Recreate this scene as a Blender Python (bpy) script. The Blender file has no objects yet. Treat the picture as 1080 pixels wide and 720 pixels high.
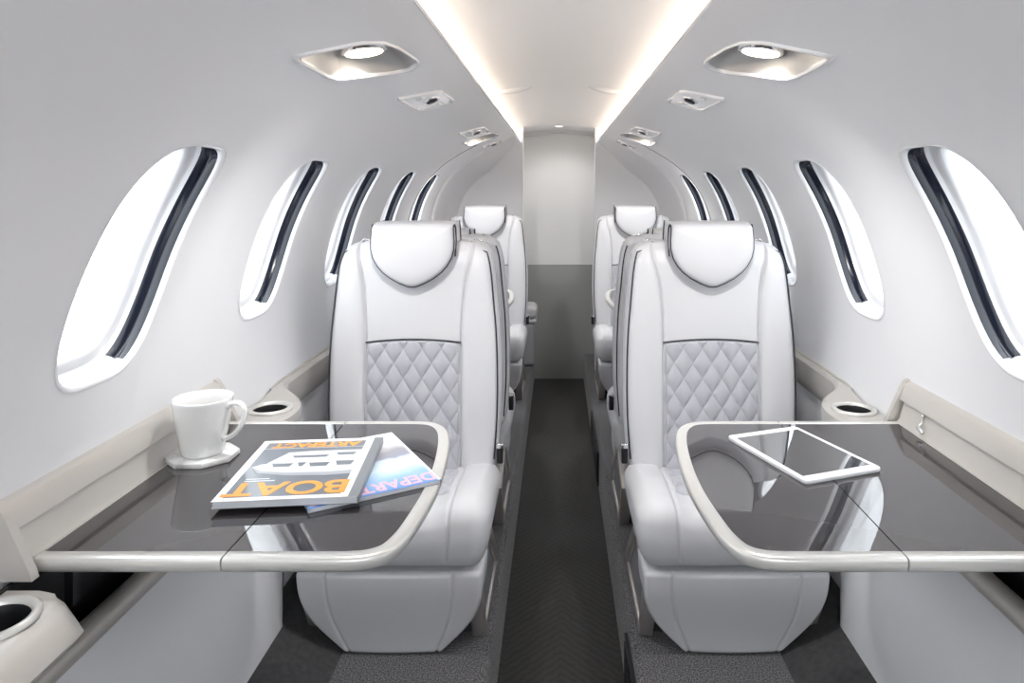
import bpy, bmesh, math, random
from mathutils import Vector, Matrix
random.seed(7)
C = bpy.context.scene.collection
SC = bpy.context.scene

# ------------------------------------------------------------------ camera
cam = bpy.data.cameras.new('camera'); camo = bpy.data.objects.new('camera', cam); C.objects.link(camo)
camo.location = (-.01, 0, 1.17); camo.rotation_euler = (math.pi/2, 0, 0)
cam.sensor_width = 36; cam.lens = 740/1080*36; cam.shift_x = -48/1080; cam.shift_y = -160/1080
cam.clip_start = .02
SC.camera = camo
# ------------------------------------------------------------------ world and exposure
SC.view_settings.view_transform = 'Standard'; SC.view_settings.look = 'None'
SC.view_settings.gamma = 1; SC.view_settings.use_curve_mapping = False
SC.view_settings.exposure = 1.30
W = bpy.data.worlds.new('sky'); SC.world = W; W.use_nodes = True
bg = W.node_tree.nodes['Background']; bg.inputs['Color'].default_value = (.93, .97, 1, 1); bg.inputs['Strength'].default_value = 2.0
# overcast sky: a little brighter on the left, dimmer towards the ground
_n = W.node_tree.nodes; _l = W.node_tree.links
_tc = _n.new('ShaderNodeTexCoord'); _sp = _n.new('ShaderNodeSeparateXYZ'); _l.new(_tc.outputs['Generated'], _sp.inputs[0])
_a = _n.new('ShaderNodeMath'); _a.operation = 'MULTIPLY_ADD'; _a.inputs[1].default_value = -.50; _a.inputs[2].default_value = 2.0; _l.new(_sp.outputs['X'], _a.inputs[0])
_b = _n.new('ShaderNodeMath'); _b.operation = 'MULTIPLY_ADD'; _b.inputs[1].default_value = 1.4; _l.new(_sp.outputs['Z'], _b.inputs[0]); _l.new(_a.outputs[0], _b.inputs[2])
_l.new(_b.outputs[0], bg.inputs['Strength'])
WARM = (1, .82, .63, 1)
COVE = 9.5
LENS = 2.6
SPOT = 6.6

# ------------------------------------------------------------------ materials
def mat(name, col, rough=.5, metal=0, spec=.5, coat=0, emit=None, es=0, bump=None, ior=None, sheen=0):
    m = bpy.data.materials.new(name); m.use_nodes = True; n = m.node_tree.nodes; l = m.node_tree.links
    b = n['Principled BSDF']
    b.inputs['Base Color'].default_value = (*col, 1); b.inputs['Roughness'].default_value = rough
    b.inputs['Metallic'].default_value = metal; b.inputs['Specular IOR Level'].default_value = spec
    b.inputs['Coat Weight'].default_value = coat; b.inputs['Coat Roughness'].default_value = .03
    b.inputs['Sheen Weight'].default_value = sheen
    if ior: b.inputs['IOR'].default_value = ior
    if emit: b.inputs['Emission Color'].default_value = emit; b.inputs['Emission Strength'].default_value = es
    if bump:
        sc, st, det = bump
        tc = n.new('ShaderNodeTexCoord'); t = n.new('ShaderNodeTexNoise'); t.inputs['Scale'].default_value = sc; t.inputs['Detail'].default_value = det
        bp = n.new('ShaderNodeBump'); bp.inputs['Strength'].default_value = st; bp.inputs['Distance'].default_value = .002
        l.new(tc.outputs['Object'], t.inputs['Vector']); l.new(t.outputs['Fac'], bp.inputs['Height']); l.new(bp.outputs['Normal'], b.inputs['Normal'])
    return m
def noisecol(m, c1, c2, scale=(1, 1, 1), ns=10, det=4, lo=.35, hi=.65):
    n = m.node_tree.nodes; l = m.node_tree.links; b = n['Principled BSDF']
    tc = n.new('ShaderNodeTexCoord'); mp = n.new('ShaderNodeMapping'); mp.inputs['Scale'].default_value = scale
    t = n.new('ShaderNodeTexNoise'); t.inputs['Scale'].default_value = ns; t.inputs['Detail'].default_value = det
    r = n.new('ShaderNodeValToRGB'); r.color_ramp.elements[0].position = lo; r.color_ramp.elements[1].position = hi
    r.color_ramp.elements[0].color = (*c1, 1); r.color_ramp.elements[1].color = (*c2, 1)
    l.new(tc.outputs['Object'], mp.inputs['Vector']); l.new(mp.outputs['Vector'], t.inputs['Vector'])
    l.new(t.outputs['Fac'], r.inputs['Fac']); l.new(r.outputs['Color'], b.inputs['Base Color'])
    return m
M = {}
M['wall'] = mat('wall_paint', (.79, .797, .82), .38, bump=(220, .02, 2))
M['liner'] = M['wall']
M['centre'] = mat('ceiling_paint', (.88, .88, .89), .5)
M['bulk'] = mat('bulkhead_paint', (.82, .82, .84), .5)
M['door'] = mat('door_paint', (.82, .83, .82), .55)
M['door_low'] = mat('door_lower_paint', (.36, .37, .36), .55)
M['lip'] = mat('window_lip', (.84, .84, .86), .2, coat=.5)
M['navy'] = mat('dark_gloss_band', (.006, .008, .016), .16, spec=.3)
M['wframe'] = mat('window_frame_gloss', (.62, .62, .64), .18, coat=.5)
M['leather'] = mat('white_leather', (.635, .635, .655), .42, bump=(450, .12, 3))
M['leather2'] = mat('grey_leather', (.42, .42, .44), .45, bump=(450, .12, 3))
M['quilt'] = mat('quilted_suede', (.46, .46, .50), .7, sheen=.3, bump=(900, .1, 2))
M['pipe'] = mat('charcoal_piping', (.035, .035, .042), .5)
M['champ'] = mat('champagne_metal', (.60, .575, .54), .36, metal=.4, bump=(600, .02, 2))
M['rim'] = mat('table_rim_metal', (.70, .69, .66), .3, metal=.4)
M['steel'] = mat('brushed_steel', (.60, .57, .545), .32, metal=.7)
M['darksteel'] = mat('dark_metal', (.06, .06, .065), .45, metal=.5)
M['plate'] = mat('grey_side_plate', (.26, .26, .285), .55)
M['black'] = mat('black_plastic', (.006, .006, .008), .5)
M['chrome'] = mat('chrome', (.75, .75, .76), .12, metal=1)
M['porc'] = mat('white_porcelain', (.86, .86, .85), .18, coat=.4)
M['white'] = mat('white_gloss', (.82, .82, .83), .25)
M['paper'] = mat('page_paper', (.62, .64, .68), .6)
M['cover'] = mat('cover_white', (.84, .84, .85), .3, coat=.3)
M['cgrey'] = mat('cover_grey', (.16, .18, .21), .3, coat=.3)
M['spine'] = mat('cover_spine', (.22, .235, .25), .35)
M['orange'] = mat('orange_ink', (.95, .38, .06), .35)
M['hull'] = mat('hull_ink', (.68, .70, .74), .3)
M['hull2'] = mat('hull_mid_ink', (.38, .40, .44), .3)
M['pink'] = mat('pink_ink', (.90, .50, .58), .35)
M['pan'] = mat('lamp_pan', (.50, .49, .48), .35)
M['screen'] = mat('tablet_glass', (.03, .03, .033), .03, coat=1, spec=.8, ior=1.7)
M['slope'] = noisecol(mat('side_carpet', (.05, .05, .05), .95), (.040, .040, .042), (.055, .054, .056), ns=60)
M['carpet'] = noisecol(mat('heather_carpet', (.1, .1, .1), .95, sheen=.2, bump=(300, .9, 3)), (.022, .022, .025), (.19, .185, .195), ns=270, det=3, lo=.42, hi=.60)
M['marble'] = noisecol(mat('marble', (.8, .8, .8), .3), (.52, .51, .50), (.84, .84, .83), ns=22, det=6, lo=.34, hi=.5)
M['lens'] = mat('lamp_lens', (.9, .9, .9), .5, emit=(1, .88, .72, 1), es=LENS)
M['led'] = mat('led_strip', (.9, .9, .9), .5, emit=WARM, es=COVE)
M['seam'] = mat('seam_shadow_gap', (.10, .09, .09), .6)
# table veneer: dark wood under a mirror clear coat
def veneer():
    m = mat('gloss_veneer', (.1, .09, .1), .55, coat=1, spec=.1)
    n = m.node_tree.nodes; l = m.node_tree.links; b = n['Principled BSDF']
    b.inputs['Coat Roughness'].default_value = .015; b.inputs['Coat IOR'].default_value = 1.72
    b.inputs['Base Color'].default_value = (.036, .032, .034, 1)
    return m
M['veneer'] = veneer()
# aisle runner: chevron weave
def chevron():
    m = mat('herringbone_runner', (.05, .05, .05), .8, bump=None)
    n = m.node_tree.nodes; l = m.node_tree.links; b = n['Principled BSDF']
    tc = n.new('ShaderNodeTexCoord'); sp = n.new('ShaderNodeSeparateXYZ'); l.new(tc.outputs['Object'], sp.inputs['Vector'])
    def mt(op, a, c=None):
        q = n.new('ShaderNodeMath'); q.operation = op
        for i, v in enumerate((a, c)):
            if v is None: continue
            if isinstance(v, (int, float)): q.inputs[i].default_value = v
            else: l.new(v, q.inputs[i])
        return q.outputs[0]
    ax = mt('ABSOLUTE', mt('SUBTRACT', mt('FRACT', mt('MULTIPLY', mt('ADD', sp.outputs['X'], .1625), 1/.325)), .5))
    v = mt('ADD', mt('MULTIPLY', ax, .34), sp.outputs['Y'])
    nz = n.new('ShaderNodeTexNoise'); nz.inputs['Scale'].default_value = 34; nz.inputs['Detail'].default_value = 3
    l.new(tc.outputs['Object'], nz.inputs['Vector'])
    s = mt('SINE', mt('ADD', mt('MULTIPLY', v, 2*math.pi/.032), mt('MULTIPLY', nz.outputs['Fac'], 9)))
    f = mt('ADD', mt('MULTIPLY', s, .3), .5)
    r = n.new('ShaderNodeValToRGB'); r.color_ramp.elements[0].color = (.030, .030, .029, 1); r.color_ramp.elements[1].color = (.055, .054, .052, 1)
    l.new(f, r.inputs['Fac']); l.new(r.outputs['Color'], b.inputs['Base Color'])
    bp = n.new('ShaderNodeBump'); bp.inputs['Strength'].default_value = .25; bp.inputs['Distance'].default_value = .001
    l.new(f, bp.inputs['Height']); l.new(bp.outputs['Normal'], b.inputs['Normal'])
    return m
M['runner'] = chevron()
# second magazine cover: misty seascape, pale sky at top, blue at the masthead end
def seascape():
    m = mat('seascape_cover', (.7, .8, .9), .3, coat=.3)
    n = m.node_tree.nodes; l = m.node_tree.links; b = n['Principled BSDF']
    tc = n.new('ShaderNodeTexCoord'); sp = n.new('ShaderNodeSeparateXYZ'); l.new(tc.outputs['Object'], sp.inputs['Vector'])
    nz = n.new('ShaderNodeTexNoise'); nz.inputs['Scale'].default_value = 22; nz.inputs['Detail'].default_value = 5
    l.new(tc.outputs['Object'], nz.inputs['Vector'])
    a = n.new('ShaderNodeMath'); a.operation = 'MULTIPLY_ADD'; a.inputs[1].default_value = 3.64; a.inputs[2].default_value = .40
    l.new(sp.outputs['Y'], a.inputs[0])
    c = n.new('ShaderNodeMath'); c.operation = 'MULTIPLY_ADD'; c.inputs[1].default_value = .2; l.new(nz.outputs['Fac'], c.inputs[0]); l.new(a.outputs[0], c.inputs[2])
    r = n.new('ShaderNodeValToRGB'); cr = r.color_ramp
    cr.elements[0].position = 0; cr.elements[0].color = (.80, .80, .86, 1)
    cr.elements[1].position = 1; cr.elements[1].color = (.12, .30, .70, 1)
    for p, q in ((.22, (.84, .84, .88)), (.36, (.34, .33, .36)), (.47, (.30, .31, .40)), (.52, (.62, .74, .84)), (.68, (.66, .80, .90)), (.80, (.34, .55, .85))):
        e = cr.elements.new(p); e.color = (*q, 1)
    l.new(c.outputs[0], r.inputs['Fac']); l.new(r.outputs['Color'], b.inputs['Base Color'])
    return m
M['sea'] = seascape()
def glass():
    m = bpy.data.materials.new('window_glass'); m.use_nodes = True; n = m.node_tree.nodes; l = m.node_tree.links; n.clear()
    o = n.new('ShaderNodeOutputMaterial'); t = n.new('ShaderNodeBsdfTransparent'); t.inputs[0].default_value = (.97, .98, .99, 1)
    g = n.new('ShaderNodeBsdfGlossy'); g.inputs['Roughness'].default_value = .02
    f = n.new('ShaderNodeLayerWeight'); f.inputs[0].default_value = .12; x = n.new('ShaderNodeMixShader')
    l.new(f.outputs[1], x.inputs[0]); l.new(t.outputs[0], x.inputs[1]); l.new(g.outputs[0], x.inputs[2]); l.new(x.outputs[0], o.inputs[0])
    return m
M['glass'] = glass()

# ------------------------------------------------------------------ helpers
def link(name, me, m, parent=None, smooth=True):
    o = bpy.data.objects.new(name, me); C.objects.link(o)
    if m is not None: me.materials.append(m)
    if smooth: me.shade_smooth()
    if parent: o.parent = parent
    return o
def build(name, V, F, m, parent=None, smooth=True, merge=True, sharp=None):
    me = bpy.data.meshes.new(name); me.from_pydata([tuple(v) for v in V], [], F); me.update()
    bm = bmesh.new(); bm.from_mesh(me)
    if merge: bmesh.ops.remove_doubles(bm, verts=bm.verts, dist=1e-5)
    bmesh.ops.recalc_face_normals(bm, faces=bm.faces)
    bm.to_mesh(me); bm.free()
    o = link(name, me, m, parent, smooth)
    if sharp is not None:
        me.set_sharp_from_angle(angle=math.radians(sharp))
    return o
def thing(name, label, cat, loc=(0, 0, 0), rz=0, group=None):
    o = bpy.data.objects.new(name, None); C.objects.link(o); o.empty_display_size = .1
    o.location = loc; o.rotation_euler = (0, 0, rz); tag(o, label, cat, group); return o
def tag(o, label, cat, group=None):
    o['label'] = label; o['category'] = cat
    if group: o['group'] = group
def struct(o): o['kind'] = 'structure'; return o
def dup(root, loc, rz, label):
    def rec(o, par):
        c = o.copy(); C.objects.link(c); c.parent = par
        if par is None: c.location = loc; c.rotation_euler = (0, 0, rz); c['label'] = label
        for ch in list(o.children): rec(ch, c)
        return c
    return rec(root, None)
def sstep(x, a, b):
    t = min(1, max(0, (x-a)/(b-a))); return t*t*(3-2*t)
def interp(x, pts):
    if x <= pts[0][0]: return pts[0][1]
    for (a, fa), (b, fb) in zip(pts, pts[1:]):
        if x <= b: return fa+(fb-fa)*(x-a)/(b-a)
    return pts[-1][1]
def sinterp(x, pts):
    # smooth (Catmull-Rom like, monotone enough) interpolation
    n = len(pts)
    if x <= pts[0][0]: return pts[0][1]
    if x >= pts[-1][0]: return pts[-1][1]
    for i in range(n-1):
        if x <= pts[i+1][0]:
            x0, y0 = pts[i]; x1, y1 = pts[i+1]; h = x1-x0; t = (x-x0)/h
            m0 = (y1-pts[i-1][1])/(x1-pts[i-1][0]) if i > 0 else (y1-y0)/h
            m1 = (pts[i+2][1]-y0)/(pts[i+2][0]-x0) if i < n-2 else (y1-y0)/h
            return (2*t**3-3*t*t+1)*y0+(t**3-2*t*t+t)*h*m0+(-2*t**3+3*t*t)*y1+(t**3-t*t)*h*m1
def axis(h, r, n, k=5):
    L = [h-r+r*math.tan(math.pi/4*i/k) for i in range(k+1)]
    mid = [-(h-r)+2*(h-r)*i/n for i in range(n+1)]
    return sorted(set([round(-v, 6) for v in L]+[round(v, 6) for v in mid]+[round(v, 6) for v in L]))
def rbox(h, r, n, warp=None, centre=(0, 0, 0), k=5):
    """rounded box with fine grids on all faces, then warped"""
    ax = [axis(h[i], r, n[i], k) for i in range(3)]
    V = []; F = []
    for a in range(3):
        u, v = [(1, 2), (0, 2), (0, 1)][a]
        for s in (-1, 1):
            base = len(V); nu, nv = len(ax[u]), len(ax[v])
            for i in range(nu):
                for j in range(nv):
                    p = [0, 0, 0]; p[a] = s*h[a]; p[u] = ax[u][i]; p[v] = ax[v][j]
                    q = [max(-(h[t]-r), min(h[t]-r, p[t])) for t in range(3)]
                    d = Vector([p[t]-q[t] for t in range(3)]); L = d.length
                    if L > 1e-9: d = d*(r/L)
                    w = Vector(q)+d+Vector(centre)
                    if warp: w = warp(w)
                    V.append(w)
            for i in range(nu-1):
                for j in range(nv-1):
                    b = base+i*nv+j; F.append((b, b+1, b+nv+1, b+nv))
    return V, F
def tube(pts, r, closed=False, n=8, cap=True):
    pts = [Vector(p) for p in pts]; N = len(pts); V = []; F = []
    up = None
    for i, p in enumerate(pts):
        a = pts[(i-1) % N] if (closed or i > 0) else p
        b = pts[(i+1) % N] if (closed or i < N-1) else p
        t = (b-a).normalized()
        if up is None:
            up = Vector((0, 0, 1)) if abs(t.z) < .9 else Vector((0, 1, 0))
        u = (up-t*up.dot(t)).normalized(); up = u; w = t.cross(u)
        for k in range(n):
            an = 2*math.pi*k/n; V.append(p+u*math.cos(an)*r+w*math.sin(an)*r)
    for i in range(N if closed else N-1):
        for k in range(n):
            a = i*n+k; b = i*n+(k+1) % n; c = ((i+1) % N)*n+(k+1) % n; d = ((i+1) % N)*n+k
            F.append((a, b, c, d))
    if cap and not closed:
        F.append(tuple(range(n))); F.append(tuple(range((N-1)*n, N*n)))
    return V, F
def join(*L):
    V = []; F = []
    for v, f in L:
        b = len(V); V += list(v); F += [tuple(i+b for i in q) for q in f]
    return V, F
def box(c, h, R=None):
    V = []; F = []
    for sx in (-1, 1):
        for sy in (-1, 1):
            for sz in (-1, 1):
                d = Vector((sx*h[0], sy*h[1], sz*h[2]))
                if R: d = R @ d
                V.append(Vector(c)+d)
    F = [(0, 1, 3, 2), (4, 6, 7, 5), (0, 4, 5, 1), (2, 3, 7, 6), (0, 2, 6, 4), (1, 5, 7, 3)]
    return V, F
def bevel(o, w=.003, seg=3):
    bm = bmesh.new(); bm.from_mesh(o.data)
    bmesh.ops.bevel(bm, geom=[e for e in bm.edges if e.calc_face_angle(0) > .5], offset=w, segments=seg, affect='EDGES', profile=.5)
    bm.to_mesh(o.data); bm.free(); o.data.shade_smooth(); o.data.set_sharp_from_angle(angle=math.radians(50)); return o
def lathe(prof, n=48, centre=(0, 0, 0)):
    V = []; F = []
    for r, z in prof:
        for k in range(n):
            a = 2*math.pi*k/n; V.append((centre[0]+r*math.cos(a), centre[1]+r*math.sin(a), centre[2]+z))
    for i in range(len(prof)-1):
        for k in range(n):
            F.append((i*n+k, i*n+(k+1) % n, (i+1)*n+(k+1) % n, (i+1)*n+k))
    return V, F
def prism(poly, a0, a1, plane='x'):
    """extrude a 2-D polygon; plane 'x' -> poly in (y,z) extruded in x; 'z' -> (x,y) extruded in z; 'y' -> (x,z) extruded in y"""
    n = len(poly); V = []
    for a in (a0, a1):
        for p, q in poly:
            V.append({'x': (a, p, q), 'y': (p, a, q), 'z': (p, q, a)}[plane])
    F = [tuple(range(n)), tuple(range(2*n-1, n-1, -1))]
    for i in range(n): F.append((i, (i+1) % n, n+(i+1) % n, n+i))
    return V, F
def ringprism(outer, inner, a0, a1, plane='x'):
    n = len(outer); V = []
    for a in (a0, a1):
        for poly in (outer, inner):
            for p, q in poly: V.append({'x': (a, p, q), 'y': (p, a, q), 'z': (p, q, a)}[plane])
    F = []
    for i in range(n):
        j = (i+1) % n
        F += [(i, j, n+j, n+i), (2*n+i, 3*n+i, 3*n+j, 2*n+j), (i, 2*n+i, 2*n+j, j), (n+i, n+j, 3*n+j, 3*n+i)]
    return V, F
def cut(o, VF):
    """real opening: subtract a closed solid, then delete the solid"""
    k = build('cutter', *VF, None, smooth=False); k.parent = o.parent
    for q in (o, k):
        bm = bmesh.new(); bm.from_mesh(q.data)
        if bm.calc_volume(signed=True) < 0: bmesh.ops.reverse_faces(bm, faces=bm.faces)
        bm.to_mesh(q.data); bm.free()
    md = o.modifiers.new('cut', 'BOOLEAN'); md.object = k; md.operation = 'DIFFERENCE'; md.solver = 'EXACT'
    bpy.context.view_layer.update()
    dg = bpy.context.evaluated_depsgraph_get(); me = bpy.data.meshes.new_from_object(o.evaluated_get(dg))
    o.modifiers.clear(); o.data = me; bpy.data.objects.remove(k)
    o.data.shade_smooth(); o.data.set_sharp_from_angle(angle=math.radians(35))
def text_mesh(s, size, m, name, parent, loc, sx=1, bold=0, depth=.0002):
    cu = bpy.data.curves.new('letters', 'FONT'); cu.body = s; cu.size = size; cu.align_x = 'CENTER'; cu.align_y = 'CENTER'
    cu.offset = bold; cu.extrude = depth
    t = bpy.data.objects.new('letters', cu); C.objects.link(t); bpy.context.view_layer.update()
    me = bpy.data.meshes.new_from_object(t.evaluated_get(bpy.context.evaluated_depsgraph_get()))
    bpy.data.objects.remove(t)
    xs = [v.co.x for v in me.vertices]; cx = (min(xs)+max(xs))/2
    for v in me.vertices: v.co = Vector(((v.co.x-cx)*sx+loc[0], v.co.y+loc[1], v.co.z+loc[2]))
    me.materials.clear(); o = link(name, me, m, parent, smooth=False); return o

# ------------------------------------------------------------------ cabin cross-section (half), as arc length
CP = [(.745, 0), (.75, .3), (.76, .6), (.775, .75), (.778, .85), (.772, .95), (.752, 1.06), (.715, 1.16), (.66, 1.245),
      (.585, 1.32), (.49, 1.385), (.39, 1.435), (.32, 1.468), (.262, 1.5)]
def dense(P, n=24):
    Q = [(2*P[0][0]-P[1][0], 2*P[0][1]-P[1][1])]+P+[(2*P[-1][0]-P[-2][0], 2*P[-1][1]-P[-2][1])]; o = []
    for i in range(1, len(Q)-2):
        a, b, c, d = Q[i-1:i+3]
        for k in range(n):
            t = k/n
            o.append(tuple(.5*(2*b[j]+(c[j]-a[j])*t+(2*a[j]-5*b[j]+4*c[j]-d[j])*t*t+(3*b[j]-a[j]-3*c[j]+d[j])*t**3) for j in (0, 1)))
    o.append(P[-1]); return o
DP = dense(CP); DS = [0]
for a, b in zip(DP, DP[1:]): DS.append(DS[-1]+math.hypot(b[0]-a[0], b[1]-a[1]))
ST = DS[-1]
import bisect
def prof(s):
    i = max(0, min(len(DS)-2, bisect.bisect_right(DS, s)-1)); t = (s-DS[i])/(DS[i+1]-DS[i])
    x = DP[i][0]+(DP[i+1][0]-DP[i][0])*t; z = DP[i][1]+(DP[i+1][1]-DP[i][1])*t
    return x, z
def frame(Y, s, sg):
    x, z = prof(s); x0, z0 = prof(max(0, s-.03)); x1, z1 = prof(min(ST, s+.03))
    t = Vector(((x1-x0), 0, (z1-z0))).normalized()
    n = Vector((-t.z, 0, t.x))       # inward
    p = Vector((sg*x, Y, z)); t.x *= sg; n.x *= sg
    return p, t, n
def surf(Y, s, sg, d=0):
    p, t, n = frame(Y, s, sg); return p+n*d
YF, YB = -1.05, 4.32
WC = [1.235+.617*k for k in range(-3, 5)]
SA, SB = .80, 1.33
def oval(a):
    e = 3.5; c, s = math.cos(a), math.sin(a)
    r = (abs(c/.132)**e+abs(s/.212)**e)**(-1/e); y, q = r*c, r*s
    return y+.010+.30*q-.35*q*q, q
LC, LD = 1.505, 1.70
LPOLY = [(1.21, 1.522), (1.30, 1.622), (1.36, 1.652), (1.43, 1.663), (1.58, 1.672), (1.625, 1.664), (1.635, 1.64), (1.60, 1.61), (1.45, 1.526), (1.40, 1.518)]
LCEN = (1.43, 1.60)
def lay(shift):
    return [(y+shift, s) for y, s in LPOLY]
def polyray(P, c, a):
    dx, dy = math.cos(a), math.sin(a); best = 9
    for (x0, y0), (x1, y1) in zip(P, P[1:]+P[:1]):
        ex, ey = x1-x0, y1-y0; D = dx*ey-dy*ex
        if abs(D) < 1e-12: continue
        t = ((x0-c[0])*ey-(y0-c[1])*ex)/D; u = ((x0-c[0])*dy-(y0-c[1])*dx)/D
        if t > 0 and -1e-6 <= u <= 1+1e-6: best = min(best, t)
    return best*dx, best*dy
LIGHTS = [-2.10, 0.0, 2.15]       # shifts of the recessed lamp along the cabin; first is the added, unseen pair
def lamp_out(a):
    # scaled for smooth corners
    x, y = polyray(LPOLY, LCEN, a); return x, y
def tile(c, rect, out, K, N=96):
    """polar mesh between an opening and its rectangle, coordinates (Y,s)"""
    angs = set(2*math.pi*i/N for i in range(N))
    for yy in rect[:2]:
        for ss in rect[2:]: angs.add(math.atan2(ss-c[1], yy-c[0]) % (2*math.pi))
    angs = sorted(angs); R = []
    for a in angs:
        ca, sa = math.cos(a), math.sin(a)
        t = min(((rect[1]-c[0])/ca if ca > 1e-9 else (rect[0]-c[0])/ca if ca < -1e-9 else 99),
                ((rect[3]-c[1])/sa if sa > 1e-9 else (rect[2]-c[1])/sa if sa < -1e-9 else 99))
        o = out(a)
        R.append([(c[0]+o[0]+(t*ca-o[0])*k/K, c[1]+o[1]+(t*sa-o[1])*k/K) for k in range(K+1)])
    V = [p for r in R for p in r]; F = []; n = len(R)
    for i in range(n):
        for k in range(K):
            F.append((i*(K+1)+k, i*(K+1)+k+1, ((i+1) % n)*(K+1)+k+1, ((i+1) % n)*(K+1)+k))
    return V, F
def grid2(y0, y1, s0, s1, ny, ns):
    V = [(y0+(y1-y0)*i/ny, s0+(s1-s0)*j/ns) for i in range(ny+1) for j in range(ns+1)]
    F = [(i*(ns+1)+j, i*(ns+1)+j+1, (i+1)*(ns+1)+j+1, (i+1)*(ns+1)+j) for i in range(ny) for j in range(ns)]
    return V, F
def wall(sg, name):
    parts = [grid2(YF, YB, 0, SA, 60, 40)]
    edges = [YF]+[w-.3085 for w in WC]+[WC[-1]+.3085]
    parts.append(grid2(YF, edges[1], SA, SB, 2, 30))
    for w in WC: parts.append(tile((w, 1.064), (w-.3085, w+.3085, SA, SB), oval, 14))
    parts.append(grid2(edges[-1], YB, SA, SB, 8, 30))
    parts.append(grid2(YF, YB, SB, LC, 60, 10))
    y = YF
    for sh in LIGHTS:
        parts.append(grid2(y, 1.15+sh, LC, LD, 20, 12))
        parts.append(tile((LCEN[0]+sh, LCEN[1]), (1.15+sh, 1.70+sh, LC, LD), lamp_out, 6)); y = 1.70+sh
    parts.append(grid2(y, YB, LC, LD, 20, 12)); parts.append(grid2(YF, YB, LD, ST, 60, 4))
    V = []; F = []; Nn = []
    for v, f in parts:
        b = len(V)
        for (Y, s) in v:
            p, t, n = frame(Y, s, sg); V.append(p); Nn.append(n)
        for q in f:
            q = tuple(i+b for i in q); a0, a1, a2 = (V[i] for i in q[:3]); a3 = V[q[3]]
            F.append(q if (a2-a0).cross(a3-a1).dot(Nn[q[0]]) > 0 else q[::-1])
    me = bpy.data.meshes.new(name); me.from_pydata([tuple(p) for p in V], [], F); me.update()
    o = link(name, me, M['wall'])
    me.normals_split_custom_set_from_vertices([tuple(n) for n in Nn])
    return struct(o)
wall(-1, 'wall_left'); wall(1, 'wall_right')

# ------------------------------------------------------------------ windows
def window(idx, sg, w):
    root = None
    N = 96
    def ring(sc, d, a):
        dy, ds = oval(a); return surf(w+dy*sc, 1.064+ds*sc, sg, -d)
    def band(rings, sel=None):
        V = []; F = []
        for k in range(N):
            for sc, d in rings: V.append(ring(sc, d, 2*math.pi*k/N))
        m = len(rings)
        for k in range(N):
            mid = 2*math.pi*(k+.5)/N
            if sel is not None and not sel(mid): continue
            for j in range(m-1):
                F.append((k*m+j, k*m+j+1, ((k+1) % N)*m+j+1, ((k+1) % N)*m+j))
        return V, F
    lip = build('window_%d' % idx, *band([(1.03, -.0015), (1.02, -.003), (1.005, -.002), (.988, .002), (.98, .008)]), M['lip'])
    struct(lip)
    aft = lambda a: abs(math.cos(a)) > .42 or False
    def isdark(a):
        dy, ds = oval(a); return -.200 < ds < .210
    def sel(f): return lambda a: f(a)
    b = [(.98, .008), (.972, .020), (.980, .022), (.976, .026), (.965, .028), (.952, .041)]
    for s2 in (-1, 1):
        g = lambda a, s2=s2: isdark(a) and math.cos(a)*s2 > 0
        V, F = band(b, g); used = sorted({i for q in F for i in q}); mp = {v: i for i, v in enumerate(used)}
        o = build('shade_track', [V[i] for i in used], [tuple(mp[i] for i in q) for q in F], M['navy'], lip)
    V, F = band(b, lambda a: not isdark(a)); used = sorted({i for q in F for i in q}); mp = {v: i for i, v in enumerate(used)}
    build('reveal', [V[i] for i in used], [tuple(mp[i] for i in q) for q in F], M['wframe'], lip)
    build('inner_frame', *band([(.952, .041), (.945, .043), (.940, .048), (.93, .051), (.895, .054), (.87, .058), (.86, .062), (.855, .075)]), M['wframe'], lip)
    V = []; F = []
    for d in (.068, .072):
        V += [ring(.857, d, 2*math.pi*k/N) for k in range(N)]
    F = [tuple(range(N)), tuple(range(2*N-1, N-1, -1))]
    build('pane', V, F, M['glass'], lip, smooth=False)
idx = 1
for sg in (-1, 1):
    for w in WC:
        window(idx, sg, w); idx += 1

# ------------------------------------------------------------------ ceiling and light coves
def sheet(name, pts, y0, y1, m, thick=.004, parent=None, ny=1):
    """profile (x,z) swept in y as a thin closed solid (second copy pushed outward/upward)"""
    n = len(pts); P = [Vector((p[0], 0, p[1])) for p in pts]; off = []
    for i in range(n):
        t = (P[min(n-1, i+1)]-P[max(0, i-1)]).normalized(); off.append(Vector((t.z, 0, -t.x)))
    poly = [(p.x, p.z) for p in P]+[((p+o*thick).x, (p+o*thick).z) for p, o in reversed(list(zip(P, off)))]
    return build(name, *prism(poly, y0, y1, 'y'), m, parent, smooth=True, sharp=40)
cz = lambda x: 1.598-.046*(x/.37)**2
struct(sheet('ceiling', [(.37-.74*i/24, cz(.37-.74*i/24)) for i in range(25)], YF, 5.02, M['centre'], -.004))
for sg, nm in ((-1, 1), (1, 2)):
    pts = [(sg*.262, 1.500), (sg*.259, 1.504), (sg*.262, 1.508), (sg*.29, 1.512), (sg*.34, 1.516), (sg*.375, 1.522), (sg*.382, 1.54), (sg*.375, 1.556)]
    struct(sheet('trim_%d' % nm, pts, YF, 5.0, M['lip'], .002))
    st = thing('light_strip', 'warm glowing strip hidden in the %s ceiling cove' % ('left' if sg < 0 else 'right'), 'light', (sg*.345, 1.9, 1.522))
    build('diffuser', *box((0, 0, .004), (.006, 2.8, .003)), M['led'], st, smooth=False)
    build('channel', *box((0, 0, -.0015), (.010, 2.82, .002)), M['white'], st, smooth=False)

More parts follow.
